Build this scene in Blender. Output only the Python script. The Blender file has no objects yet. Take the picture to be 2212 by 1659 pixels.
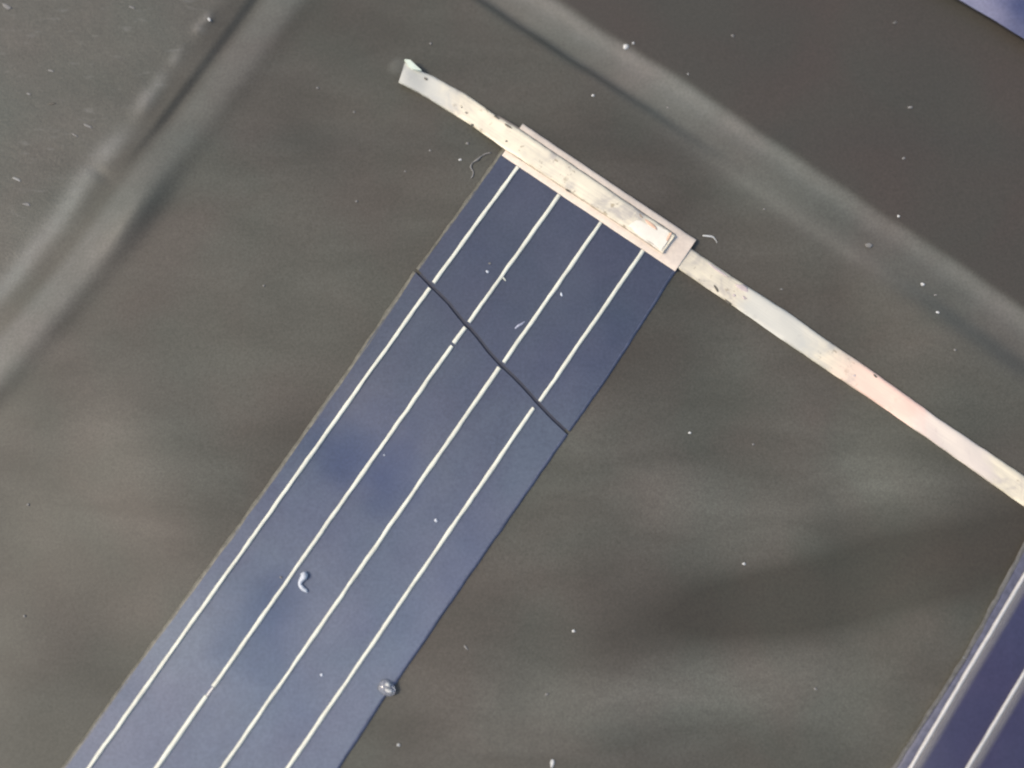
import bpy, bmesh, math, random
import numpy as np

# ------------------------------------------------------------------ scene, camera, light
scene = bpy.context.scene
COL = scene.collection
scene.unit_settings.system = 'METRIC'
scene.unit_settings.scale_length = 0.01          # one unit is one centimetre

TILT = math.radians(7.7)
DIST = 4.39
HFOV = math.radians(50)
PW, PH = 2212.0, 1659.0
FPX = PW / 2 / math.tan(HFOV / 2)

cam_d = bpy.data.cameras.new('camera')
cam_d.sensor_width = 36
cam_d.lens = 18 / math.tan(HFOV / 2)
cam_d.clip_start = 0.05
cam_d.clip_end = 500
cam = bpy.data.objects.new('camera', cam_d)
CAMPOS = np.array([0, -DIST * math.sin(TILT), DIST * math.cos(TILT)])
cam.location = CAMPOS
cam.rotation_euler = (TILT, 0, 0)
COL.objects.link(cam)
scene.camera = cam
cam_d.dof.use_dof = True
cam_d.dof.focus_distance = DIST
cam_d.dof.aperture_fstop = 0.24

SUN_EL, SUN_AZ = math.radians(50), math.radians(-92)   # azimuth from +Y towards +X
world = bpy.data.worlds.new('World')
scene.world = world
world.use_nodes = True
wn = world.node_tree.nodes
sky = wn.new('ShaderNodeTexSky')
sky.sky_type = 'NISHITA'
sky.sun_disc = False
sky.sun_elevation = SUN_EL
sky.sun_rotation = SUN_AZ
sky.dust_density = 2.5
bg = wn['Background']
bg.inputs['Strength'].default_value = 0.10
world.node_tree.links.new(sky.outputs[0], bg.inputs['Color'])

sun_d = bpy.data.lights.new('sun', 'SUN')
sun_d.energy = 1.5
sun_d.angle = math.radians(14)
sun_d.color = (1.0, 0.86, 0.68)
sun = bpy.data.objects.new('sun', sun_d)
sun.rotation_euler = (math.pi / 2 - SUN_EL, 0, math.pi - SUN_AZ)
COL.objects.link(sun)

scene.view_settings.view_transform = 'Standard'
scene.view_settings.look = 'None'
scene.view_settings.exposure = 0.88
scene.view_settings.gamma = 1
scene.cycles.filter_width = 2.1

# ------------------------------------------------------------------ mapping helpers
ct, st = math.cos(TILT), math.sin(TILT)

def at(px, py, z=0.0):
    """Point of the plane at height z seen at a position of the 2212 x 1659 photograph."""
    px = np.asarray(px, float); py = np.asarray(py, float)
    dx = (px - PW / 2) / FPX
    dy = -(py - PH / 2) / FPX
    wx = dx
    wy = dy * ct + st
    wz = dy * st - ct
    t = (z - CAMPOS[2]) / wz
    return np.stack([CAMPOS[0] + wx * t, CAMPOS[1] + wy * t], -1)

def plan(x, y):
    """Inverse of at() on z = 0: the plan grid the panel is laid out on."""
    x = np.asarray(x, float); y = np.asarray(y, float)
    rx, ry, rz = x - CAMPOS[0], y - CAMPOS[1], 0 - CAMPOS[2]
    cy = ry * ct + rz * st
    cz = -ry * st + rz * ct
    return PW / 2 + FPX * rx / (-cz), PH / 2 - FPX * cy / (-cz)

PX = 1 / 540.0                                         # one plan step in cm

# ------------------------------------------------------------------ relief of the tray
def line_coords(pts, X, Y):
    """Signed distance (positive on the right of travel) and travelled length along a polyline."""
    pts = np.asarray(pts, float)
    best = np.full(X.shape, 1e9); D = np.zeros_like(X); T = np.zeros_like(X)
    acc = 0.0
    n = len(pts) - 1
    for i in range(n):
        a, b = pts[i], pts[i + 1]
        ab = b - a; L = np.hypot(*ab); u = ab / L
        s = (X - a[0]) * u[0] + (Y - a[1]) * u[1]
        lo = -1e9 if i == 0 else 0
        hi = 1e9 if i == n - 1 else L
        sc = np.clip(s, lo, hi)
        qx, qy = a[0] + u[0] * sc, a[1] + u[1] * sc
        dist = np.hypot(X - qx, Y - qy)
        sign = np.where((X - a[0]) * (-u[1]) + (Y - a[1]) * u[0] > 0, 1.0, -1.0)
        m = dist < best
        best = np.where(m, dist, best); D = np.where(m, dist * sign, D); T = np.where(m, acc + sc, T)
        acc += L
    return D, T

def smooth_poly(pts, n=10):
    pts = np.asarray(pts, float)
    P = np.vstack([2 * pts[0] - pts[1], pts, 2 * pts[-1] - pts[-2]])
    out = []
    for i in range(1, len(P) - 2):
        for k in range(n):
            t = k / n
            out.append(0.5 * ((2 * P[i]) + (-P[i - 1] + P[i + 1]) * t + (2 * P[i - 1] - 5 * P[i] + 4 * P[i + 1] - P[i + 2]) * t * t
                              + (-P[i - 1] + 3 * P[i] - 3 * P[i + 1] + P[i + 2]) * t ** 3))
    out.append(P[-2])
    return np.array(out)

def sstep(a, b, x):
    t = np.clip((x - a) / (b - a), 0, 1)
    return t * t * (3 - 2 * t)

def erf(x):
    s = np.sign(x); x = np.abs(x)
    t = 1 / (1 + 0.3275911 * x)
    return s * (1 - (((((1.061405429 * t - 1.453152027) * t) + 1.421413741) * t - 0.284496736) * t + 0.254829592) * t * np.exp(-x * x))

def ramp(d, c, s, a):
    """Height of a slope a centred on c with spread s."""
    return a * s * 1.2533 * (1 + erf((d - c) / (s * 1.41421)))

rs = np.random.RandomState(7)
WAVES = []
for k in range(26):
    lam = 170 * 2 ** rs.uniform(0, 2.2)
    th = rs.uniform(0, math.pi * 2)
    WAVES.append((math.cos(th) * 2 * math.pi / lam, math.sin(th) * 2 * math.pi / lam, rs.uniform(0, 6.28), lam))

LEFT_LINE = smooth_poly([(900, -480), (720, -235), (548, 0), (428, 168), (300, 342), (196, 486), (96, 612), (-10, 735), (-180, 920), (-420, 1180), (-900, 1700)], 8)
RIGHT_LINE = smooth_poly([(500, -480), (860, -240), (1226, 0), (1436, 135), (1616, 258), (1856, 425), (2212, 665), (2560, 905), (3100, 1290)], 8)

def gauss(X, Y, cx, cy, sx, sy, ang):
    c, s = math.cos(ang), math.sin(ang)
    u = (X - cx) * c + (Y - cy) * s
    v = -(X - cx) * s + (Y - cy) * c
    return np.exp(-0.5 * ((u / sx) ** 2 + (v / sy) ** 2))

def relief(X, Y):
    X = np.asarray(X, float); Y = np.asarray(Y, float)
    h = np.zeros_like(X)
    for kx, ky, ph, lam in WAVES:
        h += np.sin(kx * X + ky * Y + ph) * lam * 0.0006
    # --- left rib: travelling down-left, +D is towards the flange
    D, T = line_coords(LEFT_LINE, X, Y)
    d = -D                                             # positive towards the pocket
    yv = Y
    wob = 4 * np.sin(T * 0.013) + 2 * np.sin(T * 0.034 + 1)
    lowpart = sstep(260, 340, yv)
    dots = 0.0
    for (cx, cy, r, a) in [(317, 215, 15, .8), (300, 243, 16, .35), (345, 175, 13, .5), (378, 131, 10, .45), (392, 112, 8, .3), (430, 62, 9, .6), (450, 42, 8, .7)]:
        dots = dots + a * gauss(X, Y, cx, cy, r * 1.35, r, math.atan2(.8, -.6))
    streak = np.clip(lowpart + dots, 0, 1.1)
    streak = streak * (1 - .35 * gauss(X, Y, 205, 366, 9, 26, math.atan2(.8, -.6)))
    dd = d + wob
    hl = ramp(dd, -58, 15, 1) * .26 * streak
    hl -= ramp(dd, -24, 16, 1) * .07 * lowpart
    dark = 1 - sstep(230, 420, yv)
    hl -= ramp(d, -4, 5, 1) * .75 * dark
    hl -= ramp(d, -26, 16, 1) * .20 * (1 - sstep(20, 230, yv))
    hl += ramp(d, 26, 24, 1) * (.15 + .06 * sstep(250, 650, yv))
    patch = np.exp(-0.5 * ((yv - .75 * (d - 96) - 470) / 62.0) ** 2)
    hl -= ramp(d, 96, 17, 1) * (.16 + .03 * sstep(560, 700, yv))
    hl += patch * .40 * (ramp(d, 44, 28, 1) * 17 / 28 - ramp(d, 98, 17, 1))
    net = -ramp(d, 190, 60, 1)                         # settles gently back to the pocket floor
    hl += net * .05
    # --- right rib: travelling down-right, +D is towards the pocket
    D, T = line_coords(RIGHT_LINE, X, Y)
    d = D + 1.5 * np.sin(T * .011) + .8 * np.sin(T * .043 + 2)
    t = X
    hr = ramp(d, 22, 11, 1) * (.30 - .10 * gauss(X, Y, 1880, 480, 160, 90, .6))
    hr += ramp(d, 60, 20, 1) * (.13 * (1 - sstep(1500, 1800, t)) + .04)
    hr -= ramp(d, 60, 14, 1) * .08 * sstep(1400, 2000, t)
    hr -= ramp(d, 95, 7, 1) * (1.15 * (1 - sstep(1230, 1620, t)) + .06)
    hr += ramp(d, 104, 13, 1) * .16 * gauss(X, Y, 1720, 480, 260, 60, .59)
    hr -= ramp(d, 112, 16, 1) * .60 * sstep(1800, 2080, t)
    hr += ramp(d, 185, 40, 1) * .05 * sstep(1300, 1700, t)
    hr -= ramp(d, 300, 60, 1) * .035
    base = h + hl - hr
    # --- dents and swells of the pocket floor
    e = np.zeros_like(X)
    e -= 5 * gauss(X, Y, 1830, 1275, 370, 72, -0.30)
    e += 4 * gauss(X, Y, 1420, 1490, 260, 70, -0.12)
    e += 7 * gauss(X, Y, 1600, 1120, 260, 70, 0.35)
    e += 9 * gauss(X, Y, 330, 1010, 260, 120, 0.75)
    e -= 8 * gauss(X, Y, 190, 1330, 260, 80, 0.72)
    e -= 5 * gauss(X, Y, 720, 280, 180, 90, 0.9)
    e -= 4 * gauss(X, Y, 640, 1010, 180, 60, -0.95)
    e -= 6 * gauss(X, Y, 780, 960, 90, 60, 0.4)
    e -= 4 * gauss(X, Y, 620, 1280, 70, 50, 0.2)
    DB, _ = line_coords([(2560, 590), (2212, 1175), (1926, 1659), (1500, 2380)], X, Y)
    e -= 6 * np.exp(-0.5 * ((DB - 6) / 46.0) ** 2) * sstep(1150, 1500, Y)
    return (base + e) * PX

def sheen_zones(X, Y):
    """Painted sheen of ribs and floor, which part is flange and which the next pocket (all 0 to 1)."""
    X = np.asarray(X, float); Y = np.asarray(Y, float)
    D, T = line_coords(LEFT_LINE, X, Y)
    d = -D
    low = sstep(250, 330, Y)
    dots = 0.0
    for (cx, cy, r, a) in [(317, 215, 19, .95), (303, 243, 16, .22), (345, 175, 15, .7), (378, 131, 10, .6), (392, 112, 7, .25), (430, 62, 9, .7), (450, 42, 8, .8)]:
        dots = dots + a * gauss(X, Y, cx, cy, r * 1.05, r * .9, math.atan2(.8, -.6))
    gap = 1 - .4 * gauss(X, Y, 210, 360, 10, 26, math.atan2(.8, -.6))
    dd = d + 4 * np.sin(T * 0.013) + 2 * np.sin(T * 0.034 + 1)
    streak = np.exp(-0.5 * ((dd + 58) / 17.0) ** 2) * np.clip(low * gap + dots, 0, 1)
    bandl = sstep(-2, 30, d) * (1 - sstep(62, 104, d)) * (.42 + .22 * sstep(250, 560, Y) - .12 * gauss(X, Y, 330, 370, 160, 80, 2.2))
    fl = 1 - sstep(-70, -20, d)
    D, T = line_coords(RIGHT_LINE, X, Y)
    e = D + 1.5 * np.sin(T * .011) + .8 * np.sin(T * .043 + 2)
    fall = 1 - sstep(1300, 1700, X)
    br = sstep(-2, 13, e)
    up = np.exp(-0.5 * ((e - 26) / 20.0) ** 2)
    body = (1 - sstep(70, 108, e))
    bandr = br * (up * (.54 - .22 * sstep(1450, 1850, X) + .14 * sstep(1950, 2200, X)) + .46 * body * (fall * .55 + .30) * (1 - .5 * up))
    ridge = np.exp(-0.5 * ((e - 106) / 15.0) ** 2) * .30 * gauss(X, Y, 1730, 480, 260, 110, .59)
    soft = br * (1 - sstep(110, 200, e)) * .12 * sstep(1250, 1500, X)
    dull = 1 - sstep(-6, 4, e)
    rib_sheen = np.clip(streak * .95 + bandl + bandr + ridge + soft, 0, 1)
    floor_sheen = .165 - .46 * gauss(X, Y, 1830, 1262, 340, 66, -.27)  - .035 * gauss(X, Y, 690, 900, 260, 60, -.95) - .03 * gauss(X, Y, 1430, 760, 120, 70, .4) - .03 * gauss(X, Y, 200, 1340, 260, 80, .72) + .32 * gauss(X, Y, 1420, 1480, 280, 70, -.12) + .07 * gauss(X, Y, 1300, 1620, 300, 50, -.05) + .18 * gauss(X, Y, 1540, 1110, 290, 70, .35) + .07 * gauss(X, Y, 280, 1000, 260, 110, .70) \
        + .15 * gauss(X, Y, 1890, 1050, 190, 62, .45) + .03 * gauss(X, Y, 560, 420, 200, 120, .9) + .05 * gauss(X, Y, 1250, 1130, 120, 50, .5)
    return rib_sheen, fl, dull * (1 - fl), np.clip(floor_sheen, 0, 1) * (1 - dull)

def region(X, Y):
    DL, _ = line_coords(LEFT_LINE, X, Y)
    DR, _ = line_coords(RIGHT_LINE, X, Y)
    dl, dr = -DL, DR
    r = np.zeros(X.shape, int)                         # 0 pocket floor
    r[dl < 118] = 1                                    # rib between pocket and flange
    r[dl < -84] = 2                                    # flange
    nb = dr < 0
    r[(dr < 122) & (dr >= 0) & (dl > -84) & (r == 0)] = 3
    r[nb & (dl > 40)] = 4
    return r

# ------------------------------------------------------------------ materials
def nt(name):
    m = bpy.data.materials.new(name)
    m.use_nodes = True
    t = m.node_tree
    return m, t.nodes, t.links, t.nodes['Principled BSDF']

def noise(N, L, scale, detail=3, rough=.5, coord=None, dist=0.0):
    n = N.new('ShaderNodeTexNoise')
    n.inputs['Scale'].default_value = scale
    n.inputs['Detail'].default_value = detail
    n.inputs['Roughness'].default_value = rough
    n.inputs['Distortion'].default_value = dist
    if coord is not None:
        L.new(coord, n.inputs['Vector'])
    return n

def rampn(N, L, src, stops, interp='LINEAR'):
    r = N.new('ShaderNodeValToRGB')
    r.color_ramp.interpolation = interp
    el = r.color_ramp.elements
    while len(el) < len(stops):
        el.new(0.5)
    for e, (p, c) in zip(el, stops):
        e.position = p
        e.color = (*c, 1) if len(c) == 3 else c
    L.new(src, r.inputs['Fac'])
    return r

def mixc(N, L, fac, a, b, mode='MIX'):
    m = N.new('ShaderNodeMix')
    m.data_type = 'RGBA'
    m.blend_type = mode
    for sock, v in (('Factor', fac), ('A', a), ('B', b)):
        s = [i for i in m.inputs if i.name == sock and (i.type == 'RGBA' or sock == 'Factor' and i.type == 'VALUE')][0]
        if hasattr(v, 'is_output'):
            L.new(v, s)
        else:
            s.default_value = v if sock == 'Factor' else (*v, 1)
    return [o for o in m.outputs if o.type == 'RGBA'][0]

def mathn(N, L, op, a, b=None, clamp=False):
    m = N.new('ShaderNodeMath')
    m.operation = op
    m.use_clamp = clamp
    for i, v in enumerate((a, b)):
        if v is None:
            continue
        if hasattr(v, 'is_output'):
            L.new(v, m.inputs[i])
        else:
            m.inputs[i].default_value = v
    return m.outputs[0]

def bump(N, L, B, src, strength, dist):
    b = N.new('ShaderNodeBump')
    b.inputs['Strength'].default_value = strength
    b.inputs['Distance'].default_value = dist
    L.new(src, b.inputs['Height'])
    L.new(b.outputs['Normal'], B.inputs['Normal'])
    return b

def tray_mat():
    m, N, L, B = nt('black_tray_plastic')
    tc = N.new('ShaderNodeTexCoord').outputs['Object']
    def attr(n):
        a = N.new('ShaderNodeAttribute'); a.attribute_name = n
        return a.outputs['Fac']
    rib_sheen, flange, dull, floor_sheen = attr('rib_sheen'), attr('flange'), attr('dull'), attr('floor_sheen')
    big = noise(N, L, 1.1, 3, .5, tc)
    tint = noise(N, L, 1.9, 2, .5, tc, .4)
    fine = noise(N, L, 95, 3, .65, tc)
    mid = noise(N, L, 12, 4, .6, tc)
    base = rampn(N, L, big.outputs['Fac'], [(.3, (.043, .0405, .0315)), (.7, (.052, .049, .0385))]).outputs['Color']
    base = mixc(N, L, dull, base, (.0585, .053, .045))
    base = mixc(N, L, flange, base, (.058, .0595, .050))
    # soft reflections of the floor painted into its colour, broken into streaks
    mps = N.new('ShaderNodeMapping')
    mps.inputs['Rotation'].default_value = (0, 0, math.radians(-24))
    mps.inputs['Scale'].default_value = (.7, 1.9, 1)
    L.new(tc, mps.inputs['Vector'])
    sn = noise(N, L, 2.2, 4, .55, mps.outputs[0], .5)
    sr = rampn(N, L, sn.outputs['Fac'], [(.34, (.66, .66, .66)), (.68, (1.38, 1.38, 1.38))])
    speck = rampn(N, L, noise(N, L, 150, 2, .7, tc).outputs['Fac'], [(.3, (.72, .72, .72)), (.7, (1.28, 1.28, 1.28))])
    floor_sheen = mathn(N, L, 'MULTIPLY', mathn(N, L, 'MULTIPLY', floor_sheen, sr.outputs['Color']), speck.outputs['Color'])
    base = mixc(N, L, floor_sheen, base, (.20, .195, .170))
    # bright sheen of the ribs painted into the base colour
    sc = mathn(N, L, 'MULTIPLY', rib_sheen, mathn(N, L, 'ADD', mathn(N, L, 'MULTIPLY', mid.outputs['Fac'], .75), .62))
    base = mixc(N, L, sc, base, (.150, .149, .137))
    t = rampn(N, L, tint.outputs['Fac'], [(.35, (1.05, .985, .96)), (.65, (.96, 1.015, .98))])
    c = mixc(N, L, 1.0, base, t.outputs['Color'], 'MULTIPLY')
    g = rampn(N, L, fine.outputs['Fac'], [(.3, (.86, .86, .86)), (.7, (1.14, 1.14, 1.14))])
    c = mixc(N, L, 1.0, c, g.outputs['Color'], 'MULTIPLY')
    mp = N.new('ShaderNodeMapping')
    mp.inputs['Rotation'].default_value = (0, 0, math.radians(22))
    mp.inputs['Scale'].default_value = (1, 3.2, 1)
    L.new(tc, mp.inputs['Vector'])
    fl = noise(N, L, 9, 3, .6, mp.outputs[0])
    fr = rampn(N, L, fl.outputs['Fac'], [(.60, (0, 0, 0)), (.78, (1, 1, 1))])
    fa = mathn(N, L, 'MULTIPLY', mathn(N, L, 'MULTIPLY', fr.outputs['Color'], .35), flange)
    c = mixc(N, L, fa, c, (.22, .22, .205))
    L.new(c, B.inputs['Base Color'])
    B.inputs['Specular IOR Level'].default_value = .34
    rr = noise(N, L, 2.4, 3, .5, tc)
    mr = N.new('ShaderNodeMapRange')
    mr.inputs['To Min'].default_value = .46
    mr.inputs['To Max'].default_value = .58
    L.new(rr.outputs['Fac'], mr.inputs['Value'])
    L.new(mr.outputs[0], B.inputs['Roughness'])
    b = bump(N, L, B, mathn(N, L, 'ADD', fine.outputs['Fac'], mathn(N, L, 'MULTIPLY', mid.outputs['Fac'], 2.0)), .08, .004)
    st2 = mathn(N, L, 'ADD', mathn(N, L, 'MULTIPLY', flange, .28), .06)
    L.new(st2, b.inputs['Strength'])
    return m

M_TRAY = tray_mat()

def cell_mat(name, lo, hi, y0, y1, dark, blots=()):
    """Blue silicon under a clear layer: mottled coating, lighter towards one end of the strip."""
    m, N, L, B = nt(name)
    tc = N.new('ShaderNodeTexCoord').outputs['Object']
    sep = N.new('ShaderNodeSeparateXYZ'); L.new(tc, sep.inputs[0])
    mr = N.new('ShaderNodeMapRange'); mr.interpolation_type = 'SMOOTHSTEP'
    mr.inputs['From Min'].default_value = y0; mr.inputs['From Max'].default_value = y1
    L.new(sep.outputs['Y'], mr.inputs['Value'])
    big = noise(N, L, 1.9, 3, .5, tc, .2)
    tint = noise(N, L, 2.6, 2, .5, tc, .3)
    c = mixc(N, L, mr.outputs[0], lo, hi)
    r = rampn(N, L, big.outputs['Fac'], [(.30, dark), (.52, (1, 1, 1)), (.72, (1.10, 1.09, 1.07))])
    c = mixc(N, L, 1.0, c, r.outputs['Color'], 'MULTIPLY')
    warp = noise(N, L, 3.5, 2, .5, tc)
    for (px, py, rad, col) in blots:                   # dark patches; on the main cell they paint reflections into the colour
        vm = N.new('ShaderNodeVectorMath'); vm.operation = 'DISTANCE'
        L.new(tc, vm.inputs[0])
        q = at(px, py, .02)
        vm.inputs[1].default_value = (float(q[0]), float(q[1]), .02)
        dd = mathn(N, L, 'ADD', vm.outputs['Value'], mathn(N, L, 'MULTIPLY', mathn(N, L, 'SUBTRACT', warp.outputs['Fac'], .5), rad * 1.3))
        m3 = N.new('ShaderNodeMapRange'); m3.interpolation_type = 'SMOOTHSTEP'
        m3.inputs['From Min'].default_value = rad * .15; m3.inputs['From Max'].default_value = rad
        m3.inputs['To Min'].default_value = 1; m3.inputs['To Max'].default_value = 0
        L.new(dd, m3.inputs['Value'])
        c = mixc(N, L, m3.outputs[0], c, mixc(N, L, 1.0, c, col, 'MULTIPLY'))
    t = rampn(N, L, tint.outputs['Fac'], [(.36, (1.025, .985, 1.0)), (.64, (.97, 1.015, 1.0))])
    c = mixc(N, L, 1.0, c, t.outputs['Color'], 'MULTIPLY')
    mott = noise(N, L, 7, 5, .6, tc, .4)
    mo = rampn(N, L, mott.outputs['Fac'], [(.3, (.90, .91, .93)), (.7, (1.09, 1.08, 1.06))])
    c = mixc(N, L, 1.0, c, mo.outputs['Color'], 'MULTIPLY')
    fine = noise(N, L, 80, 3, .7, tc)
    g = rampn(N, L, fine.outputs['Fac'], [(.3, (.86, .86, .87)), (.7, (1.14, 1.14, 1.13))])
    c = mixc(N, L, 1.0, c, g.outputs['Color'], 'MULTIPLY')
    L.new(c, B.inputs['Base Color'])
    B.inputs['Roughness'].default_value = .45
    B.inputs['Specular IOR Level'].default_value = .45
    bump(N, L, B, fine.outputs['Fac'], .04, .002)
    return m

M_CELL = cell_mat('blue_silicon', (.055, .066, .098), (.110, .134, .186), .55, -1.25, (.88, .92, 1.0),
                  [(785, 965, .24, (.62, .74, .92)), (860, 1050, .20, (.72, .80, .94)), (630, 1290, .20, (.74, .80, .90)), (560, 1400, .22, (.80, .86, .94))])
M_CELLB = cell_mat('deep_blue_silicon', (.036, .037, .088), (.040, .040, .082), 0, -1.5, (.86, .86, .95))
M_CELLC = cell_mat('pale_blue_silicon', (.155, .162, .245), (.18, .187, .27), 1, 2, (.80, .85, .92), [(2225, 25, .17, (.36, .42, .56))])

def simple(name, col, rough, var=.12, scale=30, metal=0.0, b=.1, spec=.5):
    m, N, L, B = nt(name)
    tc = N.new('ShaderNodeTexCoord').outputs['Object']
    n = noise(N, L, scale, 4, .6, tc)
    lo = tuple(x * (1 - var) for x in col); hi = tuple(min(1, x * (1 + var)) for x in col)
    r = rampn(N, L, n.outputs['Fac'], [(.3, lo), (.7, hi)])
    L.new(r.outputs['Color'], B.inputs['Base Color'])
    B.inputs['Roughness'].default_value = rough
    B.inputs['Metallic'].default_value = metal
    B.inputs['Specular IOR Level'].default_value = spec
    bump(N, L, B, n.outputs['Fac'], b, .004)
    return m

M_BACK = simple('dark_cell_backing', (.044, .049, .072), .6)
M_LINE = simple('silver_paste', (.65, .655, .55), .45, .14, 14, 0, .25)
M_LINEB = simple('bright_silver_paste', (.58, .56, .52), .45, .10, 40, 0, .12)
M_FRINGE = simple('olive_resin', (.13, .125, .10), .5, .35, 45)
M_RIM = simple('violet_cell_edge', (.13, .142, .20), .4, .2, 40)
M_SPECK = simple('pale_dust_and_glints', (.52, .525, .50), .7, .2, 60)
M_SPECKDIM = simple('grey_dust', (.20, .195, .182), .8, .3, 60)
M_SPECKBLUE = simple('bluish_white_dust', (.52, .555, .60), .6, .15, 60)
M_DARK = simple('dark_oxide', (.11, .10, .08), .7, .4, 60)
M_BROWN = simple('brown_tarnish', (.33, .24, .16), .6, .35, 60)
M_SOLDER = simple('bright_solder', (.86, .81, .68), .38, .06, 30, .0, .25)
M_COPPER = simple('bare_copper', (.74, .50, .35), .4, .15, 40, .0, .2)

def ribbon_mat(name, k, pink_u=None, dull_u=None):
    m, N, L, B = nt(name)
    uv = N.new('ShaderNodeUVMap').outputs[0]
    mp = N.new('ShaderNodeMapping')
    mp.inputs['Scale'].default_value = (1, 1, 1)
    L.new(uv, mp.inputs['Vector'])
    st_ = N.new('ShaderNodeMapping')
    st_.inputs['Scale'].default_value = (1.2, 30, 1)
    L.new(uv, st_.inputs['Vector'])
    brushed = noise(N, L, 3.0, 4, .6, st_.outputs[0])
    patch = noise(N, L, 9, 4, .55, uv, .6)
    spot = noise(N, L, 26, 3, .6, uv, .3)
    r = rampn(N, L, patch.outputs['Fac'], [(.34, (.54 * k, .50 * k, .43 * k)), (.45, (.74 * k, .68 * k, .535 * k)), (.62, (.86 * k, .79 * k, .605 * k))])
    g = rampn(N, L, brushed.outputs['Fac'], [(.3, (.86, .86, .87)), (.7, (1.06, 1.05, 1.03))])
    c = mixc(N, L, 1.0, r.outputs['Color'], g.outputs['Color'], 'MULTIPLY')
    s = rampn(N, L, spot.outputs['Fac'], [(.30, (.50, .45, .38)), (.38, (1, 1, 1))])
    c = mixc(N, L, .8, c, s.outputs['Color'], 'MULTIPLY')
    sep = N.new('ShaderNodeSeparateXYZ')
    L.new(uv, sep.inputs[0])
    wig = mathn(N, L, 'MULTIPLY_ADD', patch.outputs['Fac'], .22)
    u = mathn(N, L, 'ADD', sep.outputs['X'], mathn(N, L, 'MULTIPLY', mathn(N, L, 'SUBTRACT', patch.outputs['Fac'], .5), .25))
    def band(a0, a1, b1, b0):
        f = N.new('ShaderNodeFloatCurve') if False else None
        m1 = N.new('ShaderNodeMapRange'); m1.interpolation_type = 'SMOOTHSTEP'
        m1.inputs['From Min'].default_value = a0; m1.inputs['From Max'].default_value = a1
        L.new(u, m1.inputs['Value'])
        m2 = N.new('ShaderNodeMapRange'); m2.interpolation_type = 'SMOOTHSTEP'
        m2.inputs['From Min'].default_value = b1; m2.inputs['From Max'].default_value = b0
        m2.inputs['To Min'].default_value = 1; m2.inputs['To Max'].default_value = 0
        L.new(u, m2.inputs['Value'])
        return mathn(N, L, 'MULTIPLY', m1.outputs[0], m2.outputs[0])
    if dull_u:
        c = mixc(N, L, mathn(N, L, 'MULTIPLY', band(*dull_u), .85), c, (.56, .56, .50))
    if pink_u:
        c = mixc(N, L, mathn(N, L, 'MULTIPLY', band(*pink_u[0]), .85), c, (.80, .56, .46))
        c = mixc(N, L, mathn(N, L, 'MULTIPLY', band(*pink_u[1]), .75), c, (.70, .62, .55))
    L.new(c, B.inputs['Base Color'])
    B.inputs['Roughness'].default_value = .42
    B.inputs['Specular IOR Level'].default_value = .35
    hsum = mathn(N, L, 'ADD', brushed.outputs['Fac'], mathn(N, L, 'MULTIPLY', patch.outputs['Fac'], .8))
    bump(N, L, B, hsum, .18, .006)
    return m

M_RIBBON1 = ribbon_mat('tinned_ribbon', 1.0, None, (-.5, -.2, .16, .30))
M_RIBBON2 = ribbon_mat('tinned_ribbon_copper_patch', .92, ((.70, .98, 1.12, 1.30), (1.08, 1.22, 1.46, 1.56)), (.28, .40, .62, .78))

def pad_mat():
    m, N, L, B = nt('printed_silver_pad')
    tc = N.new('ShaderNodeTexCoord').outputs['Object']
    n = noise(N, L, 9, 4, .55, tc)
    f = noise(N, L, 60, 3, .6, tc)
    r = rampn(N, L, n.outputs['Fac'], [(.3, (.64, .55, .455)), (.7, (.76, .66, .54))])
    g = rampn(N, L, f.outputs['Fac'], [(.3, (.93, .93, .93)), (.7, (1.06, 1.06, 1.06))])
    L.new(mixc(N, L, 1.0, r.outputs['Color'], g.outputs['Color'], 'MULTIPLY'), B.inputs['Base Color'])
    B.inputs['Roughness'].default_value = .6
    bump(N, L, B, f.outputs['Fac'], .15, .003)
    return m
M_PAD = pad_mat()

def reflection_mat():  # blurred reflection beside each line, painted as a fading grey flank
    m, N, L, B = nt('thin_grey_reflection')
    uv = N.new('ShaderNodeUVMap').outputs[0]
    sep = N.new('ShaderNodeSeparateXYZ'); L.new(uv, sep.inputs[0])
    n = noise(N, L, 14, 3, .6, uv)
    n2 = noise(N, L, 90, 2, .6, uv)
    r = rampn(N, L, sep.outputs['Y'], [(0, (.82, .82, .82)), (.35, (.50, .50, .50)), (1, (0, 0, 0))], 'EASE')
    a = mathn(N, L, 'MULTIPLY', r.outputs['Color'], mathn(N, L, 'ADD', mathn(N, L, 'MULTIPLY', n.outputs['Fac'], .8), .45), True)
    c = rampn(N, L, n2.outputs['Fac'], [(.3, (.24, .24, .235)), (.7, (.33, .32, .31))])
    L.new(c.outputs['Color'], B.inputs['Base Color'])
    L.new(a, B.inputs['Alpha'])
    B.inputs['Roughness'].default_value = .6
    return m
M_REFLECT = reflection_mat()

def glassy():
    m, N, L, B = nt('clear_resin')
    n = noise(N, L, 12, 2, .5, N.new('ShaderNodeTexCoord').outputs['Object'])
    B.inputs['Transmission Weight'].default_value = .85
    B.inputs['Roughness'].default_value = .12
    B.inputs['Base Color'].default_value = (.93, .93, .95, 1)
    bump(N, L, B, n.outputs['Fac'], .1, .01)
    return m
M_GLASS = glassy()

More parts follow.
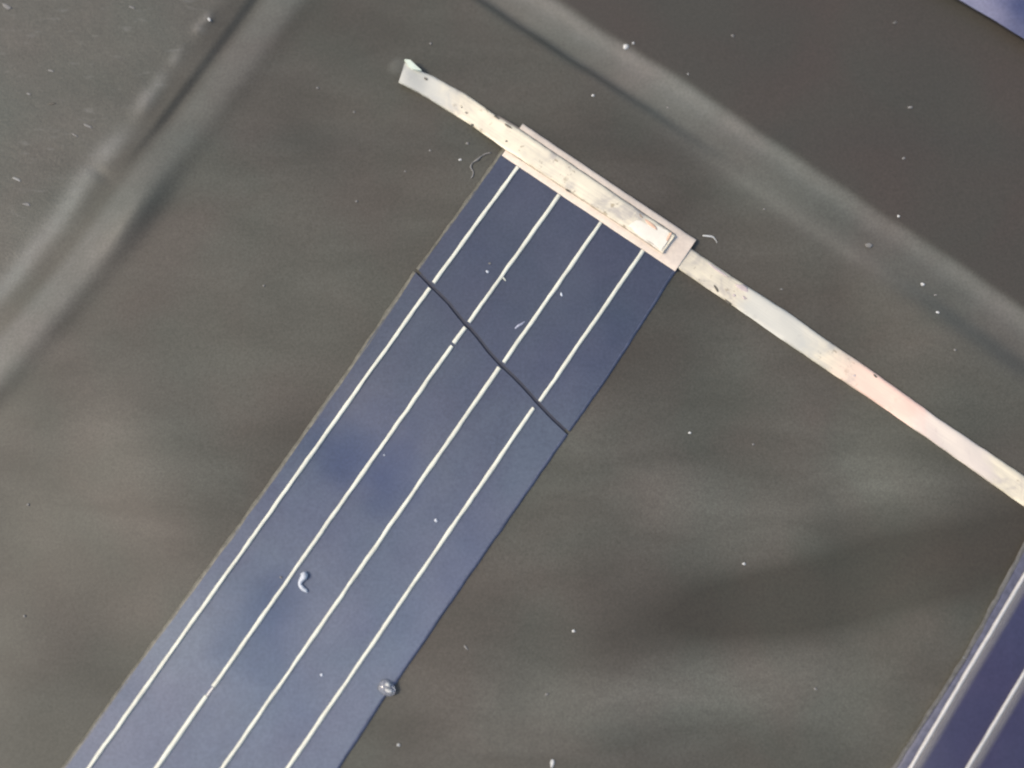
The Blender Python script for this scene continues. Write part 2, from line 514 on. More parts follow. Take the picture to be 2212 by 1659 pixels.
# ------------------------------------------------------------------ object helpers
def link(name, verts, faces, mat, parent=None, uvs=None, smooth=True):
    me = bpy.data.meshes.new(name)
    me.from_pydata([tuple(map(float, v)) for v in verts], [], faces)
    if uvs is not None:
        lay = me.uv_layers.new(name='UVMap')
        li = np.empty(len(me.loops), dtype=np.int32)
        me.loops.foreach_get('vertex_index', li)
        lay.data.foreach_set('uv', np.asarray(uvs, dtype=np.float32)[li].ravel())
    me.materials.append(mat)
    if smooth:
        me.polygons.foreach_set('use_smooth', [True] * len(me.polygons))
    me.update()
    o = bpy.data.objects.new(name, me)
    COL.objects.link(o)
    if parent is not None:
        o.parent = parent
        o.matrix_parent_inverse = parent.matrix_world.inverted() if False else o.matrix_parent_inverse
    return o

def tag(o, label, cat, group=None):
    o['label'] = label
    o['category'] = cat
    if group:
        o['group'] = group
    return o

def empty(name, label, cat, group=None):
    o = bpy.data.objects.new(name, None)
    o.empty_display_size = .1
    COL.objects.link(o)
    return tag(o, label, cat, group)

def Hp(px, py):
    return relief(np.asarray(px, float), np.asarray(py, float))

rng = random.Random(5)

def resample(poly, n):
    poly = np.asarray(poly, float)
    seg = np.hypot(*(poly[1:] - poly[:-1]).T)
    s = np.concatenate([[0], np.cumsum(seg)])
    q = np.linspace(0, s[-1], n)
    return np.stack([np.interp(q, s, poly[:, 0]), np.interp(q, s, poly[:, 1])], -1)

def band_mesh(name, edge_a, edge_b, z0, z1, mat, parent=None, n=80, across=6, bevel=.12, crown=0.0,
              jitter=0.0, lift=None, uv_norm=False, flat_base=True, wave=0.0, thin=None):
    """A closed slab between two edge lines of the plan; its top is at relief + z1, its underside at relief + z0."""
    A, Bq = resample(edge_a, n), resample(edge_b, n)
    r = np.random.RandomState(abs(hash(name)) % 1000 if False else len(name) * 31 + n)
    if jitter:
        for E in (A, Bq):
            j = r.normal(0, 1, n)
            j = np.convolve(np.pad(j, 2, mode='edge'), np.ones(3) / 3, 'same')[2:-2]
            tdir = np.gradient(E, axis=0); tdir /= np.linalg.norm(tdir, axis=1)[:, None]
            E += np.stack([-tdir[:, 1], tdir[:, 0]], -1) * (j * jitter)[:, None]
    ws = [0, bevel] + [bevel + (1 - 2 * bevel) * k / (across - 1) for k in range(1, across - 1)] + [1 - bevel, 1]
    cols = []
    th = z1 - z0
    L = np.concatenate([[0], np.cumsum(np.hypot(*(at(A[1:, 0], A[1:, 1]) - at(A[:-1, 0], A[:-1, 1])).T))])
    width = np.mean(np.hypot(*(at(A[:, 0], A[:, 1]) - at(Bq[:, 0], Bq[:, 1])).T))
    verts, uvs = [], []
    lf = np.zeros(n) if lift is None else lift(np.linspace(0, 1, n))
    ring = [(0, z0)] + [(w, None) for w in ws] + [(1, z0)]
    wv = r.uniform(0, 6.28, 6)
    for k, (w, zz) in enumerate(ring):
        P = A * (1 - w) + Bq * w
        h = Hp(P[:, 0], P[:, 1])
        if zz is None:
            edge = 0.45 * th if w in (0, 1) else 0
            if thin is not None and w == thin:
                edge = .93 * th
            elif thin is not None:
                edge = th * (.93 * (1 - abs(w - thin)) ** 2)
            z = z1 - edge + crown * (1 - (2 * w - 1) ** 2)
            z = z + h + lf
            if wave:
                z = z + wave * (np.sin(L * 9 + wv[0] + 3 * w) + .7 * np.sin(L * 21 + wv[1] - 5 * w) + .5 * np.sin(L * 43 + wv[2] + 4 * w)) * (0 if w in (0, 1) else 1)
        else:
            z = zz + h + lf * (0 if flat_base else 1)
        W = at(P[:, 0], P[:, 1], 0)
        # keep the plan position true for the height it stands at
        W = np.stack([at(P[i, 0], P[i, 1], float(np.asarray(z)[i])) for i in range(n)])
        verts.append(np.concatenate([W, np.asarray(z)[:, None]], 1))
        uvs.append(np.stack([L, np.full(n, w if uv_norm else w * width)], -1))
    m = len(ring)
    V = np.concatenate(verts); U = np.concatenate(uvs)
    F = []
    for k in range(m - 1):
        for i in range(n - 1):
            F.append((k * n + i, k * n + i + 1, (k + 1) * n + i + 1, (k + 1) * n + i))
    for i in range(n - 1):
        F.append(((m - 1) * n + i, (m - 1) * n + i + 1, i + 1, i))
    F.append(tuple(k * n for k in range(m)))
    F.append(tuple(k * n + n - 1 for k in reversed(range(m))))
    # orient so that the top faces up
    a, b, c = V[F[n * 2][0]], V[F[n * 2][1]], V[F[n * 2][2]]
    if np.cross(b - a, c - a)[2] < 0:
        F = [tuple(reversed(f)) for f in F]
    o = link(name, V, F, mat, parent, U)
    try:
        o.data.set_sharp_from_angle(angle=math.radians(50))
    except Exception:
        pass
    return o

def pt3(px, py, z):
    zz = float(Hp(px, py)) + z
    x, y = at(px, py, zz)
    return (float(x), float(y), zz)

def blob_mesh(name, px, py, rx, ry, ang, height, mat, parent=None, z=0.0, seed=0, rough=.22):
    bm = bmesh.new()
    bmesh.ops.create_icosphere(bm, subdivisions=2, radius=1)
    r = random.Random(seed * 17 + 3)
    ph = [r.uniform(0, 6.28) for _ in range(6)]
    x0, y0, z0 = pt3(px, py, z)
    c, s = math.cos(-ang), math.sin(-ang)
    for v in bm.verts:
        k = 1 + rough * (math.sin(3 * v.co.x + ph[0]) * math.sin(2.6 * v.co.y + ph[1]) + .6 * math.sin(5 * v.co.y + 3 * v.co.z + ph[2]))
        a, b = v.co.x * rx * PX * k, v.co.y * ry * PX * k
        v.co = (x0 + a * c - b * s, y0 + a * s + b * c, z0 + v.co.z * height * PX * k)
    me = bpy.data.meshes.new(name)
    bm.to_mesh(me); bm.free()
    me.materials.append(mat)
    me.polygons.foreach_set('use_smooth', [True] * len(me.polygons))
    o = bpy.data.objects.new(name, me)
    COL.objects.link(o)
    if parent is not None:
        o.parent = parent
    return o

def tube_mesh(name, pts, radii, mat, parent=None, z=0.0, sides=7):
    P = smooth_poly(pts, 6)
    R = np.interp(np.linspace(0, 1, len(P)), np.linspace(0, 1, len(radii)), radii)
    V, F = [], []
    n = len(P)
    C = np.array([pt3(p[0], p[1], z + rr * PX * .6) for p, rr in zip(P, R)])
    T = np.gradient(C, axis=0)
    for i in range(n):
        t = T[i] / np.linalg.norm(T[i])
        side = np.cross(t, (0, 0, 1)); side /= np.linalg.norm(side)
        up = np.cross(side, t)
        taper = 1.0 if 0 < i < n - 1 else .35
        for k in range(sides):
            a = 2 * math.pi * k / sides
            V.append(C[i] + (side * math.cos(a) + up * math.sin(a)) * R[i] * PX * taper)
    for i in range(n - 1):
        for k in range(sides):
            k2 = (k + 1) % sides
            F.append((i * sides + k, i * sides + k2, (i + 1) * sides + k2, (i + 1) * sides + k))
    F.append(tuple(reversed(range(sides))))
    F.append(tuple((n - 1) * sides + k for k in range(sides)))
    return link(name, V, F, mat, parent)

# ------------------------------------------------------------------ the tray
tray = empty('panel_tray', 'dark grey plastic panel tray with soft raised ribs around the pocket of the cells', 'tray')
c0, c1, c2, c3 = at(-420, -420), at(2640, -420), at(-420, 2090), at(2640, 2090)
x0 = min(c0[0], c2[0]); x1 = max(c1[0], c3[0]); y0 = c2[1]; y1 = c0[1]
STEP = .0125
gx = np.arange(x0, x1, STEP); gy = np.arange(y0, y1, STEP)
GX, GY = np.meshgrid(gx, gy)
PXg, PYg = plan(GX, GY)
HZ = relief(PXg, PYg)
dzdy, dzdx = np.gradient(HZ, STEP, STEP)
NRM = np.stack([-dzdx, -dzdy, np.ones_like(HZ)], -1)
NRM /= np.linalg.norm(NRM, axis=-1)[..., None]
ny, nx = HZ.shape
IDX = np.arange(nx * ny).reshape(ny, nx)
quads = np.stack([IDX[:-1, :-1], IDX[:-1, 1:], IDX[1:, 1:], IDX[1:, :-1]], -1).reshape(-1, 4)
REG = region((PXg[:-1, :-1] + PXg[1:, 1:]) / 2, (PYg[:-1, :-1] + PYg[1:, 1:]) / 2).reshape(-1)
SHEEN_ZONES = [w.reshape(-1) for w in sheen_zones(PXg, PYg)]
VALL = np.stack([GX, GY, HZ], -1).reshape(-1, 3)
NALL = NRM.reshape(-1, 3)

def sheet(name, ids, mat, label=None):
    q = quads[np.isin(REG, ids)]
    used, inv = np.unique(q, return_inverse=True)
    me = bpy.data.meshes.new(name)
    nf = len(q)
    me.vertices.add(len(used)); me.loops.add(nf * 4); me.polygons.add(nf)
    me.vertices.foreach_set('co', VALL[used].astype(np.float32).ravel())
    me.loops.foreach_set('vertex_index', inv.ravel().astype(np.int32))
    me.polygons.foreach_set('loop_start', np.arange(nf, dtype=np.int32) * 4)
    me.polygons.foreach_set('loop_total', np.full(nf, 4, dtype=np.int32))
    me.update(calc_edges=True)
    me.polygons.foreach_set('use_smooth', [True] * nf)
    me.normals_split_custom_set_from_vertices(NALL[used].tolist())
    for an, w in zip(('rib_sheen', 'flange', 'dull', 'floor_sheen'), SHEEN_ZONES):
        me.attributes.new(an, 'FLOAT', 'POINT').data.foreach_set('value', w[used].astype(np.float32))
    me.materials.append(mat)
    o = bpy.data.objects.new(name, me)
    COL.objects.link(o)
    o.parent = tray
    if label:
        o['label'] = label
    return o

sheet('pocket_floor', [0], M_TRAY)
sheet('divider_rib', [1], M_TRAY, 'soft rib with a bright broken streak beside the textured flange')
sheet('flange', [2], M_TRAY, 'grey textured flange with short pale scratches')
sheet('divider_rib', [3], M_TRAY, 'long pale rib running past the ribbons')
sheet('pocket_floor', [4], M_TRAY, 'dull floor of the next pocket beyond the long rib')

# scratches and nicks in the flange; the last dot is a painted streak highlight
for (px, py, l, w, a, mt) in [(190, 272, 11, 2.6, .42, M_SPECKDIM), (162, 292, 9, 1.8, .5, M_SPECKDIM), (36, 387, 11, 3.0, .42, simple('light_scratch', (.30, .30, .28), .8)),
                              (57, 441, 9, 4.0, .2, M_SPECKDIM), (15, 14, 12, 5, .5, M_SPECKDIM), (112, 224, 8, 2.2, -.1, M_DARK),
                              (285, 16, 8, 2.4, .4, M_SPECKDIM), (110, 153, 9, 2.2, .2, M_SPECKDIM), (62, 203, 6, 2.2, .3, M_SPECKDIM), (452, 42, 5, 3, .9, M_SPECK)]:
    o = blob_mesh('scratch_or_highlight', px, py, l, w, a, 1.2, mt, tray, .001, int(px), .15)

# ------------------------------------------------------------------ solar cell with the crack
def lerp(a, b, t):
    return (a[0] + (b[0] - a[0]) * t, a[1] + (b[1] - a[1]) * t)

cell = empty('solar_cell', 'long blue solar cell strip cracked across below its cream contact pad', 'solar cell', 'solar cells in the tray')
CRACK = [(902, 585), (911, 594), (933, 617), (967, 650), (1001, 693), (1017, 709), (1033, 727), (1056, 758), (1084, 788), (1102, 804), (1126, 828), (1146, 850), (1160, 866), (1192, 900), (1226, 932)]
ZB, ZC = .003, .013
LEFT_U = [(1116, 284), (1082, 335), (992, 461), (902, 585)]
RIGHT_U = [(1486, 536), (1458, 582), (1306, 818), (1226, 932)]
LEFT_L = [(898, 590), (735, 830), (570, 1066), (424, 1268), (284, 1458), (140, 1659), (0, 1860)]
RIGHT_L = [(1219, 942), (1106, 1104), (985, 1278), (865, 1454), (820, 1516), (730, 1655), (597, 1860)]

def wafer(name, left, right, start, end, shift_a, shift_b, label):
    """A thin wafer piece between two side lines, cut at each end by a line from left to right."""
    n_al, n_ac = 70, 26
    Lq, Rq = resample(left, n_al), resample(right, n_al)
    S, E = resample(start, n_ac), resample(end, n_ac)
    r = np.random.RandomState(len(left) * 7)
    jl = np.convolve(r.normal(0, 1, n_al + 4), np.ones(3) / 3, 'same')[2:-2] * 1.3
    top = np.zeros((n_al, n_ac, 2))
    for i in range(n_al):
        u = i / (n_al - 1)
        for k in range(n_ac):
            w = k / (n_ac - 1)
            side = Lq[i] * (1 - w) + Rq[i] * w
            se = S[k] * (1 - u) + E[k] * u
            bil = (Lq[0] * (1 - w) + Rq[0] * w) * (1 - u) + (Lq[-1] * (1 - w) + Rq[-1] * w) * u
            top[i, k] = side + se - bil
        top[i, 0] += np.array([-.82, -.57]) * jl[i]
    V, F, U = [], [], []
    for zoff in (ZC, ZB):
        for i in range(n_al):
            for k in range(n_ac):
                px, py = top[i, k]
                V.append((px, py, zoff))
    V = np.array(V)
    z = Hp(V[:, 0], V[:, 1]) + V[:, 2]
    XY = np.stack([at(a, b, c) for a, b, c in zip(V[:, 0], V[:, 1], z)])
    VV = np.concatenate([XY, z[:, None]], 1)
    N = n_al * n_ac
    for i in range(n_al - 1):
        for k in range(n_ac - 1):
            a = i * n_ac + k
            F.append((a, a + n_ac, a + n_ac + 1, a + 1))
            F.append((N + a, N + a + 1, N + a + n_ac + 1, N + a + n_ac))
    for i in range(n_al - 1):
        a = i * n_ac; F.append((a, N + a, N + a + n_ac, a + n_ac))
        a = i * n_ac + n_ac - 1; F.append((a, a + n_ac, N + a + n_ac, N + a))
    for k in range(n_ac - 1):
        a = k; F.append((a, a + 1, N + a + 1, N + a))
        a = (n_al - 1) * n_ac + k; F.append((a, N + a, N + a + 1, a + 1))
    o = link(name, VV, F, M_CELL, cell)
    o.data.set_sharp_from_angle(angle=math.radians(40))
    o['label'] = label
    return o

def off(pts, dx, dy):
    return [(x + dx, y + dy) for x, y in pts]

W1 = wafer('wafer_piece', LEFT_U, RIGHT_U, [LEFT_U[0], RIGHT_U[0]], off(CRACK, 1.6, -1.6), 0, 0, 'short upper wafer piece between pad and crack')
lowcrack = off(CRACK, -3.6, 4.4)
LEFT_L[0] = lowcrack[0]; RIGHT_L[0] = lowcrack[-1]
LEFT_U[-1] = off(CRACK, 1.6, -1.6)[0]; RIGHT_U[-1] = off(CRACK, 1.6, -1.6)[-1]
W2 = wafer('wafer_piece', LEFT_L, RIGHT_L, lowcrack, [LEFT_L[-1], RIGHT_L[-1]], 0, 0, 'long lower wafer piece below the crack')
band_mesh('backing_layer', [(1120, 300), (908, 592), (10, 1850)], [(1480, 540), (1214, 938), (600, 1850)], .0005, .0028, M_BACK, cell, n=90, across=8)

def finger(name, pts, w, parent, mat, jit=.55, z=ZC, h=.006, n=None):
    pts = np.asarray(pts, float)
    L = np.sum(np.hypot(*(pts[1:] - pts[:-1]).T))
    t = np.gradient(pts, axis=0); t /= np.linalg.norm(t, axis=1)[:, None]
    nrm = np.stack([-t[:, 1], t[:, 0]], -1)
    return band_mesh(name, pts + nrm * w / 2, pts - nrm * w / 2, z - .002, z + h, mat, parent, n=n or max(6, int(L / 11)), across=4, bevel=.22, crown=.002, jitter=jit)

FU = [((1119, 360), (937, 611)), ((1209, 421), (1013, 696)), ((1299, 480), (1088, 783)), ((1390, 541), (1166, 867))]
FL = [((928, 622), (192, 1659)), ((1005, 707), (340, 1659)), ((1079, 794), (481, 1659)), ((1153, 881), (622, 1659))]
for a, b in FU:
    finger('finger_line', [a, lerp(a, b, .5), b], 8.8, W1, M_LINE, .75)
for i, (a, b) in enumerate(FL):
    e = lerp(a, b, 1.19)
    if i == 1:
        g1, g2 = (980.5, 741.5), (976.5, 747)
        finger('finger_line', [a, g1], 9.6, W2, M_LINE)
        finger('finger_line', [g2, (700, 1141), (461, 1484)], 9.3, W2, M_LINE, .75)
        finger('finger_line', [(460, 1485), (447, 1504)], 6, W2, M_LINEB, z=ZC - .002)
        finger('finger_line', [(446, 1504), (338, 1659), lerp(g2, b, 1.2)], 10.8, W2, M_LINE)
    else:
        finger('finger_line', [a, lerp(a, b, .5), e], 9.3, W2, M_LINE, .75)
# barb on the second line
tube_mesh('barb', [(1084, 597), (1089, 602), (1093, 607)], [2.6, 2.2, 1.2], M_LINE, W1, ZC)

# resin left along the cell sides
def fringe(name, line, dx0, dx1, z, mat, parent, n, jit):
    side = 0 if dx0 < -3 else 1
    l = np.asarray(line, float)
    return band_mesh(name, l + np.array([.82, .57]) * dx0, l + np.array([.82, .57]) * dx1, .001, z, mat, parent, n=n, across=4, bevel=.3, jitter=jit, thin=side)
fringe('resin_fringe', LEFT_U, -5.5, 1.2, .0135, M_FRINGE, W1, 40, 1.3)
fringe('resin_fringe', LEFT_L, -6.0, 1.2, .0135, M_FRINGE, W2, 110, 1.3)
fringe('cell_edge', RIGHT_U[1:], -1.5, 5.0, .0135, M_RIM, W1, 40, .7)
fringe('cell_edge', RIGHT_L, -1.5, 5.5, .0135, M_RIM, W2, 110, .7)

# contact pad
PADZ0, PADZ1 = .011, .024
pad = band_mesh('contact_pad', [(1129, 267), (1316, 393), (1504, 518)], [(1084, 336), (1271, 461), (1458, 586)], PADZ0, PADZ1, M_PAD, cell, n=60, across=8, bevel=.05, jitter=.35, crown=.001)

# ------------------------------------------------------------------ ribbons
rib1 = empty('tab_ribbon', 'cream tinned ribbon soldered along the contact pad, its loose end frayed near the rib corner', 'ribbon', 'connecting ribbons')
top1 = [(876, 131), (892, 141), (909, 153), (940, 167), (1012, 207), (1073, 251), (1124, 281), (1248, 365), (1389, 461), (1427, 486), (1459, 508)]
bot1 = [(861, 178), (878, 187), (895, 196), (914, 206), (1014, 268), (1091, 322), (1120, 341), (1248, 425), (1350, 492), (1410, 532), (1431, 547)]
def lift1(t):
    # lies on the floor on the left, climbs onto the pad, free end a little up
    return .024 * sstep(.22, .42, t) + .022 * (1 - sstep(0, .10, t))
M_RIMSHADE = simple('brown_rim_shade', (.30, .25, .20), .7, .35, 30)  # thin shade along the ribbon edges, painted as a dark strip
band_mesh('flux_line', [(x + 1.6, y - 2.4) for x, y in top1[5:]], [(x - 1.4, y + 2.1) for x, y in bot1[5:]], .018, .0262, M_RIMSHADE, rib1, n=60, across=6, bevel=.03, jitter=.5)  # painted shade along the ribbon edges, not flux
band_mesh('strip', top1, bot1, .002, .018, M_RIBBON1, rib1, n=150, across=8, bevel=.07, jitter=.45, lift=lift1, flat_base=False, wave=.0016)
ZR = .018 + .024
band_mesh('solder_patch', [(1384, 470), (1400, 484), (1428, 490), (1452, 507)], [(1356, 488), (1384, 512), (1408, 527), (1428, 541)], ZR - .003, ZR + .0012, M_SOLDER, rib1, n=24, across=5, bevel=.2, jitter=1.6, crown=.001)
blob_mesh('copper_show', 1441, 517, 4, 19, .6, 1.8, M_COPPER, rib1, ZR - .0004, 6, .12)
blob_mesh('copper_show', 1402, 482, 24, 4, .66, 1.8, M_COPPER, rib1, ZR - .0004, 8, .15)
blob_mesh('tarnish_spot', 1382, 465, 10, 3.2, .7, 1.6, M_BROWN, rib1, ZR - .001, 9, .2)
for (px, py, a, b, g, zz) in [(997, 232, 4, 3, .6, .03), (1008, 244, 4.2, 2.6, .7, .032), (1021, 270, 5, 3, .1, .034), (1073, 254, 9, 2.2, .7, .05), (1099, 273, 11, 2.6, .66, .051),
                              (1094, 305, 2.5, 2, .6, .05), (920, 170, 5, 2.4, .6, .019), (1227, 412, 7, 2.0, .6, .05)]:
    t = (px - 870) / 590.0
    zt = .018 + float(lift1(np.array([t]))[0])
    blob_mesh('tarnish_spot', px, py, a, b, g, 1.7, M_DARK, rib1, zt + .0006, int(px), .2)
# folded pale corner of the loose end
M_TIP = simple('greenish_flux', (.58, .66, .56), .6, .1, 40)
ZT0 = .018 + .022
tip = [pt3(875, 128, ZT0 + .004), pt3(886, 129, ZT0 + .006), pt3(911, 152, ZT0 + .0015), pt3(896, 150, ZT0 + .003), pt3(880, 140, ZT0 + .003),
       pt3(873, 131, ZT0 - .012), pt3(910, 154, ZT0 - .012), pt3(886, 150, ZT0 - .012)]
link('folded_corner', tip, [(0, 4, 1), (1, 4, 3), (1, 3, 2), (0, 5, 7, 4), (4, 7, 3), (3, 7, 6, 2), (0, 1, 5), (1, 2, 6, 5)], M_TIP, rib1, smooth=False)
def haze_mat():  # translucent dome added to imitate the blurred halo at the ribbon tip
    m, N, L, B = nt('milky_haze')
    tc = N.new('ShaderNodeTexCoord').outputs['Object']
    vm = N.new('ShaderNodeVectorMath'); vm.operation = 'DISTANCE'
    L.new(tc, vm.inputs[0]); vm.inputs[1].default_value = pt3(861, 151, .004)
    n = noise(N, L, 30, 3, .6, tc)
    r = rampn(N, L, mathn(N, L, 'DIVIDE', vm.outputs['Value'], 40 * PX), [(.1, (.75, .75, .75)), (.80, (0, 0, 0))], 'EASE')
    L.new(mathn(N, L, 'MULTIPLY', r.outputs['Color'], mathn(N, L, 'ADD', n.outputs['Fac'], .35)), B.inputs['Alpha'])
    B.inputs['Base Color'].default_value = (.30, .31, .28, 1)
    B.inputs['Roughness'].default_value = .7
    B.inputs['Specular IOR Level'].default_value = .2
    return m
blob_mesh('tip_haze', 861, 151, 32, 36, 0, 24, haze_mat(), rib1, .004, 2, .05)

rib2 = empty('tab_ribbon', 'cream and pink tinned ribbon running from under the pad end to the picture edge', 'ribbon', 'connecting ribbons')
top2 = [(1470, 519), (1493, 537), (1520, 556), (1595, 606), (1700, 673), (1755, 713), (1894, 808), (2033, 908), (2212, 1028), (2420, 1168), (2600, 1290)]
bot2 = [(1440, 562), (1464, 580), (1520, 618), (1580, 658), (1657, 712), (1755, 779), (1894, 871), (1996, 942), (2212, 1094), (2420, 1236), (2600, 1358)]
def lift2(t):
    return 0 * t
band_mesh('strip', top2, bot2, .002, .018, M_RIBBON2, rib2, n=170, across=8, bevel=.07, jitter=.5, lift=lift2, wave=.0016)
M_DULL = simple('grey_pink_tarnish', (.50, .43, .41), .5, .15, 30)
for (px, py, a, b, g, mt) in [(1547, 623, 9, 2.6, 1.1, M_DARK), (1572, 652, 8, 2.6, .65, M_DARK), (1608, 643, 6, 3, .6, M_DULL), (1586, 638, 4, 3, .4, M_DULL),
                              (1604, 622, 16, 6.5, .55, M_DULL), (1550, 583, 30, 3.2, .62, M_DULL), (1892, 813, 6, 2.6, .6, M_DARK), (1846, 812, 5, 3, .3, M_DULL)]:
    blob_mesh('tarnish_spot', px, py, a, b, g, 1.7, mt, rib2, .0186, int(px), .2)

# ------------------------------------------------------------------ neighbouring cells
cellb = empty('solar_cell', 'dark violet blue solar cell with painted grey reflections along its silver lines, right of the ribbon', 'solar cell', 'solar cells in the tray')
LB = [(2350, 942), (2212, 1176), (2156, 1281), (2081, 1421), (1926, 1661), (1790, 1880)]
RB = [(2960, 1200), (2770, 1480), (2640, 1661), (2480, 1900)]
wb = band_mesh('wafer', LB, RB, .002, ZC, M_CELLB, cellb, n=80, across=16, bevel=.004, jitter=.4)
band_mesh('resin_fringe', off(LB, -2, -1), off(LB, 9, 5), .001, ZC + .003, simple('grey_resin', (.115, .112, .103), .55, .3, 45), cellb, n=110, across=4, bevel=.3, jitter=1.2)
band_mesh('pale_edge', off(LB, 7.5, 4), off(LB, 24, 14), ZC - .002, ZC + .002, simple('dusty_blue_edge', (.092, .096, .135), .45, .25, 40), cellb, n=90, across=5, bevel=.3, jitter=1.0)
BL = [((2384, 950), (2212, 1245), (2081, 1465), (1966, 1660), (1840, 1872)), ((2505, 972), (2350, 1230), (2212, 1455), (2098, 1646), (1965, 1872)),
      ((2640, 1000), (2480, 1260), (2230, 1660), (2090, 1884)), ((2760, 1050), (2600, 1300), (2362, 1660), (2220, 1884))]
for p in BL:
    finger('finger_line', list(p), 9.5, wb, M_LINEB, .5, h=.009)
    P = np.asarray(p, float)
    band_mesh('residue_smear', off(p, 3, 2), off(p, 23, 13.5), ZC - .003, ZC + .0012, M_REFLECT, wb, n=70, across=6, bevel=.02, uv_norm=True)  # painted blurred reflection beside the line, not residue

cellc = empty('solar_cell', 'pale blue cell corner beyond the long rib in the next pocket', 'solar cell', 'solar cells in the tray')
LC = [(1700, -215), (1880, -109), (2069, -2), (2147, 43), (2212, 84), (2330, 152), (2600, 310)]
RC = [(1960, -420), (2130, -330), (2300, -225), (2400, -160), (2480, -110), (2560, -60), (2700, 30)]
band_mesh('wafer', LC, RC, .002, .09, M_CELLC, cellc, n=60, across=10, bevel=.10, jitter=.4)

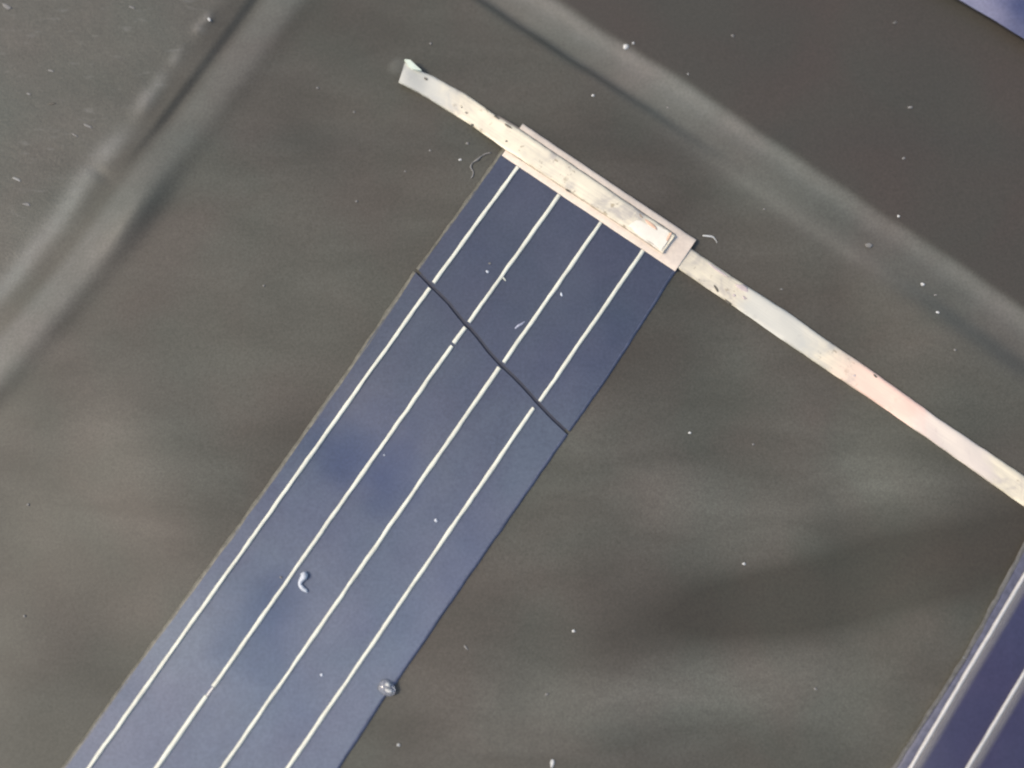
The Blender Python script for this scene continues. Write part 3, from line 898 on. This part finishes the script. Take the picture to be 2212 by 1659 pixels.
# ------------------------------------------------------------------ dust, lint and small things lying on the panel
DUST = 'pale dust specks lying on the panel'
S, Dm, Bw = M_SPECK, M_SPECKDIM, M_SPECKBLUE
ZT = ZC
specks = [
 (686, 190, 4.5, 3.4, 0, Dm, 0, 'faint grey speck on the black floor left of the loose ribbon end'),
 (765, 242, 4, 3, 0, Dm, 0, 'faint grey speck below and left of the ribbon tip'),
 (770, 435, 4, 3, 0, Dm, 0, 'small grey speck alone on the floor left of the fibre'),
 (570, 617, 3.5, 3, 0, Dm, 0, 'small grey speck midway between left rib and crack'),
 (930, 94, 4, 4, 0, Dm, 0, 'grey speck above the ribbon tip'),
 (875, 370, 3, 2.5, 0, Dm, 0, 'tiny speck on the floor well left of the curled fibre'),
 (994, 345, 5, 3.4, .1, S, 0, 'pale speck just left of the curled fibre'),
 (1010, 310, 5, 4, 0, Dm, 0, 'dim speck above the curled fibre below the ribbon'),
 (929, 325, 3.5, 3, 0, Dm, 0, 'dim speck below the loose ribbon'),
 (1352, 101, 8, 8.5, .3, S, 0, 'large round white speck on the edge of the long rib'),
 (1368, 93, 4, 3.5, 0, S, 0, 'little white speck touching the large round one'),
 (1281, 206, 4.5, 4, .4, S, 0, 'bright speck in the dark crease below the long rib'),
 (1442, 232, 5, 3, .2, Dm, 0, 'dim speck on the lower slope of the long rib'),
 (1486, 160, 2.5, 2.5, 0, S, 0, 'tiny white speck just beyond the long rib edge'),
 (1583, 77, 5, 4, 0, Dm, 0, 'grey speck in the next pocket nearest the photo top'),
 (1933, 49, 8, 3, -.4, Dm, 0, 'slanted grey fleck near the pale cell corner'),
 (1966, 232, 9, 4, 0, Dm, 0, 'wide faint fleck in the next pocket below the cell corner'),
 (1952, 342, 5, 4, 0, Dm, 0, 'round grey speck in the next pocket midway down'),
 (1941, 467, 4.5, 4, .3, S, 0, 'bright speck on the sharp upper edge of the long rib'),
 (1877, 530, 10, 7, .1, Dm, 0, 'broad blurred fleck on the crest of the long rib'),
 (1993, 614, 6, 5, .1, S, 0, 'bright speck on the long rib, upper one of the close pair'),
 (2025, 675, 6.5, 4.6, .1, S, 0, 'bright speck in the dark crease, lower one of the close pair'),
 (2021, 637, 5, 2.4, 0, Dm, 0, 'dim fleck between the two bright specks on the rib'),
 (2063, 756, 4.5, 3.6, 0, Dm, 0, 'dim speck between the long rib and pink ribbon'),
 (1688, 625, 5, 2.5, 0, Dm, 0, 'dim fleck just above the right ribbon'),
 (1651, 452, 4, 2.5, 0, Dm, 0, 'tiny dim fleck on the slope below the long rib'),
 (1213, 636, 6, 3.6, 1.1, Bw, ZT, 'white oval grain between the third and fourth cell lines'),
 (1053, 587, 5.5, 3.8, .8, Bw, ZT, 'white oval grain just left of the barbed cell line'),
 (1058, 569, 4, 3, .2, M_SPECKDIM, ZT, 'dim grain beside the white oval grain by the barb'),
 (1490, 935, 4.5, 3.6, .4, S, 0, 'pale speck on the floor right of the crack end'),
 (1627, 960, 3.6, 3, 0, Dm, 0, 'dim speck on the floor below the right ribbon'),
 (1607, 1218, 5, 4, 0, S, 0, 'pale speck above the dark hollow of the floor'),
 (1239, 1363, 5, 4, .2, S, 0, 'pale speck on the floor right of the lower cell piece'),
 (1761, 1488, 4.5, 3.6, .4, Dm, 0, 'grey speck on the light swell below the dark hollow'),
 (1193, 1649, 5.5, 11, .05, S, 0, 'tall white flake at the bottom edge of the photo'),
 (1181, 1500, 6, 3, -.6, Dm, 0, 'dim slanted fleck above the tall white flake'),
 (2084, 1422, 5, 2.2, .5, Bw, ZT, 'tiny white fleck on the edge of the violet cell'),
 (61, 1090, 4.5, 3.8, .2, Dm, 0, 'grey speck on the floor, upper one near the left photo edge'),
 (53, 1331, 4, 3.4, 0, Dm, 0, 'grey speck on the floor, lower one near the left photo edge'),
 (942, 1124, 5.5, 4.6, .5, Bw, ZT, 'soft white grain between third and fourth lines of the lower piece'),
 (695, 1458, 5.5, 4, .7, Bw, ZT, 'white grain between cell lines left of the resin bubble'),
 (830, 983, 3, 2.4, .7, Bw, ZT, 'tiny white grain beside the second line of the lower piece'),
 (1007, 1399, 10, 3, .9, Dm, 0, 'slanted pale streak on the floor right of the cell'),
 (861, 1609, 4.5, 4, 0, S, 0, 'pale speck on the floor beside the cell near the bottom edge'),
 (607, 1247, 4, 3, 0, M_SPECKDIM, ZT, 'dim grain left of the white comma shaped flake'),
]
for i, (px, py, rx, ry, a, mt, z, lab) in enumerate(specks):
    o = blob_mesh('dust_speck', px, py, rx * .76, ry * .76, a, min(rx, ry) * .55, mt, None, z + min(rx, ry) * .2 * PX, i + 1, .2)
    tag(o, lab, 'dust speck', DUST)

f1 = tube_mesh('lint_fibre', [(1061, 330), (1050, 332), (1041, 337), (1031, 345), (1021, 352), (1017, 361), (1022, 371), (1021, 380), (1017, 385)],
               [2.0, 1.8, 1.6, 2.8, 1.6, 2.0, 1.4, 1.8, 1.2], M_SPECKDIM, None, .001)
tag(f1, 'curled grey lint fibre left of the cell top corner', 'fibre')
f2 = tube_mesh('lint_fibre', [(1517, 509), (1530, 510), (1540, 512), (1546, 519), (1549, 525)], [1.8, 2.4, 2.0, 1.0, .6], M_SPECK, None, .001)
tag(f2, 'short pale lint fibre right of the contact pad end', 'fibre')
cf = tube_mesh('curled_flake', [(655, 1236), (657, 1244), (652, 1252), (648, 1261), (653, 1270), (661, 1276), (664, 1280)], [6, 8, 5.5, 4.0, 4.6, 3.8, 1.6], M_SPECKBLUE, None, ZC, 10)
tag(cf, 'white comma shaped flake lying beside the second cell line', 'flake')
sm = tube_mesh('scrape_mark', [(1112, 710), (1120, 704), (1128, 699), (1134, 694)], [1.6, 3.2, 2.4, 1.4], simple('chalky_scrape', (.33, .35, .43), .6, .3, 60), None, ZC - .003)
tag(sm, 'chalky scrape mark beside the third cell line', 'scrape')

bub = empty('resin_bubble', 'clear resin bubble with two white glints on the right edge of the cell', 'bubble')
blob_mesh('bubble_skin', 836, 1486, 20, 16, .75, 7, M_GLASS, bub, .018, 12, .10)
blob_mesh('painted_glint', 838, 1479, 6, 4, .3, 4, M_SPECK, bub, .036, 14, .1)  # highlights of the bubble, set on as small white blobs
blob_mesh('painted_glint', 840, 1492, 8, 4.2, .25, 4, M_SPECK, bub, .034, 15, .1)
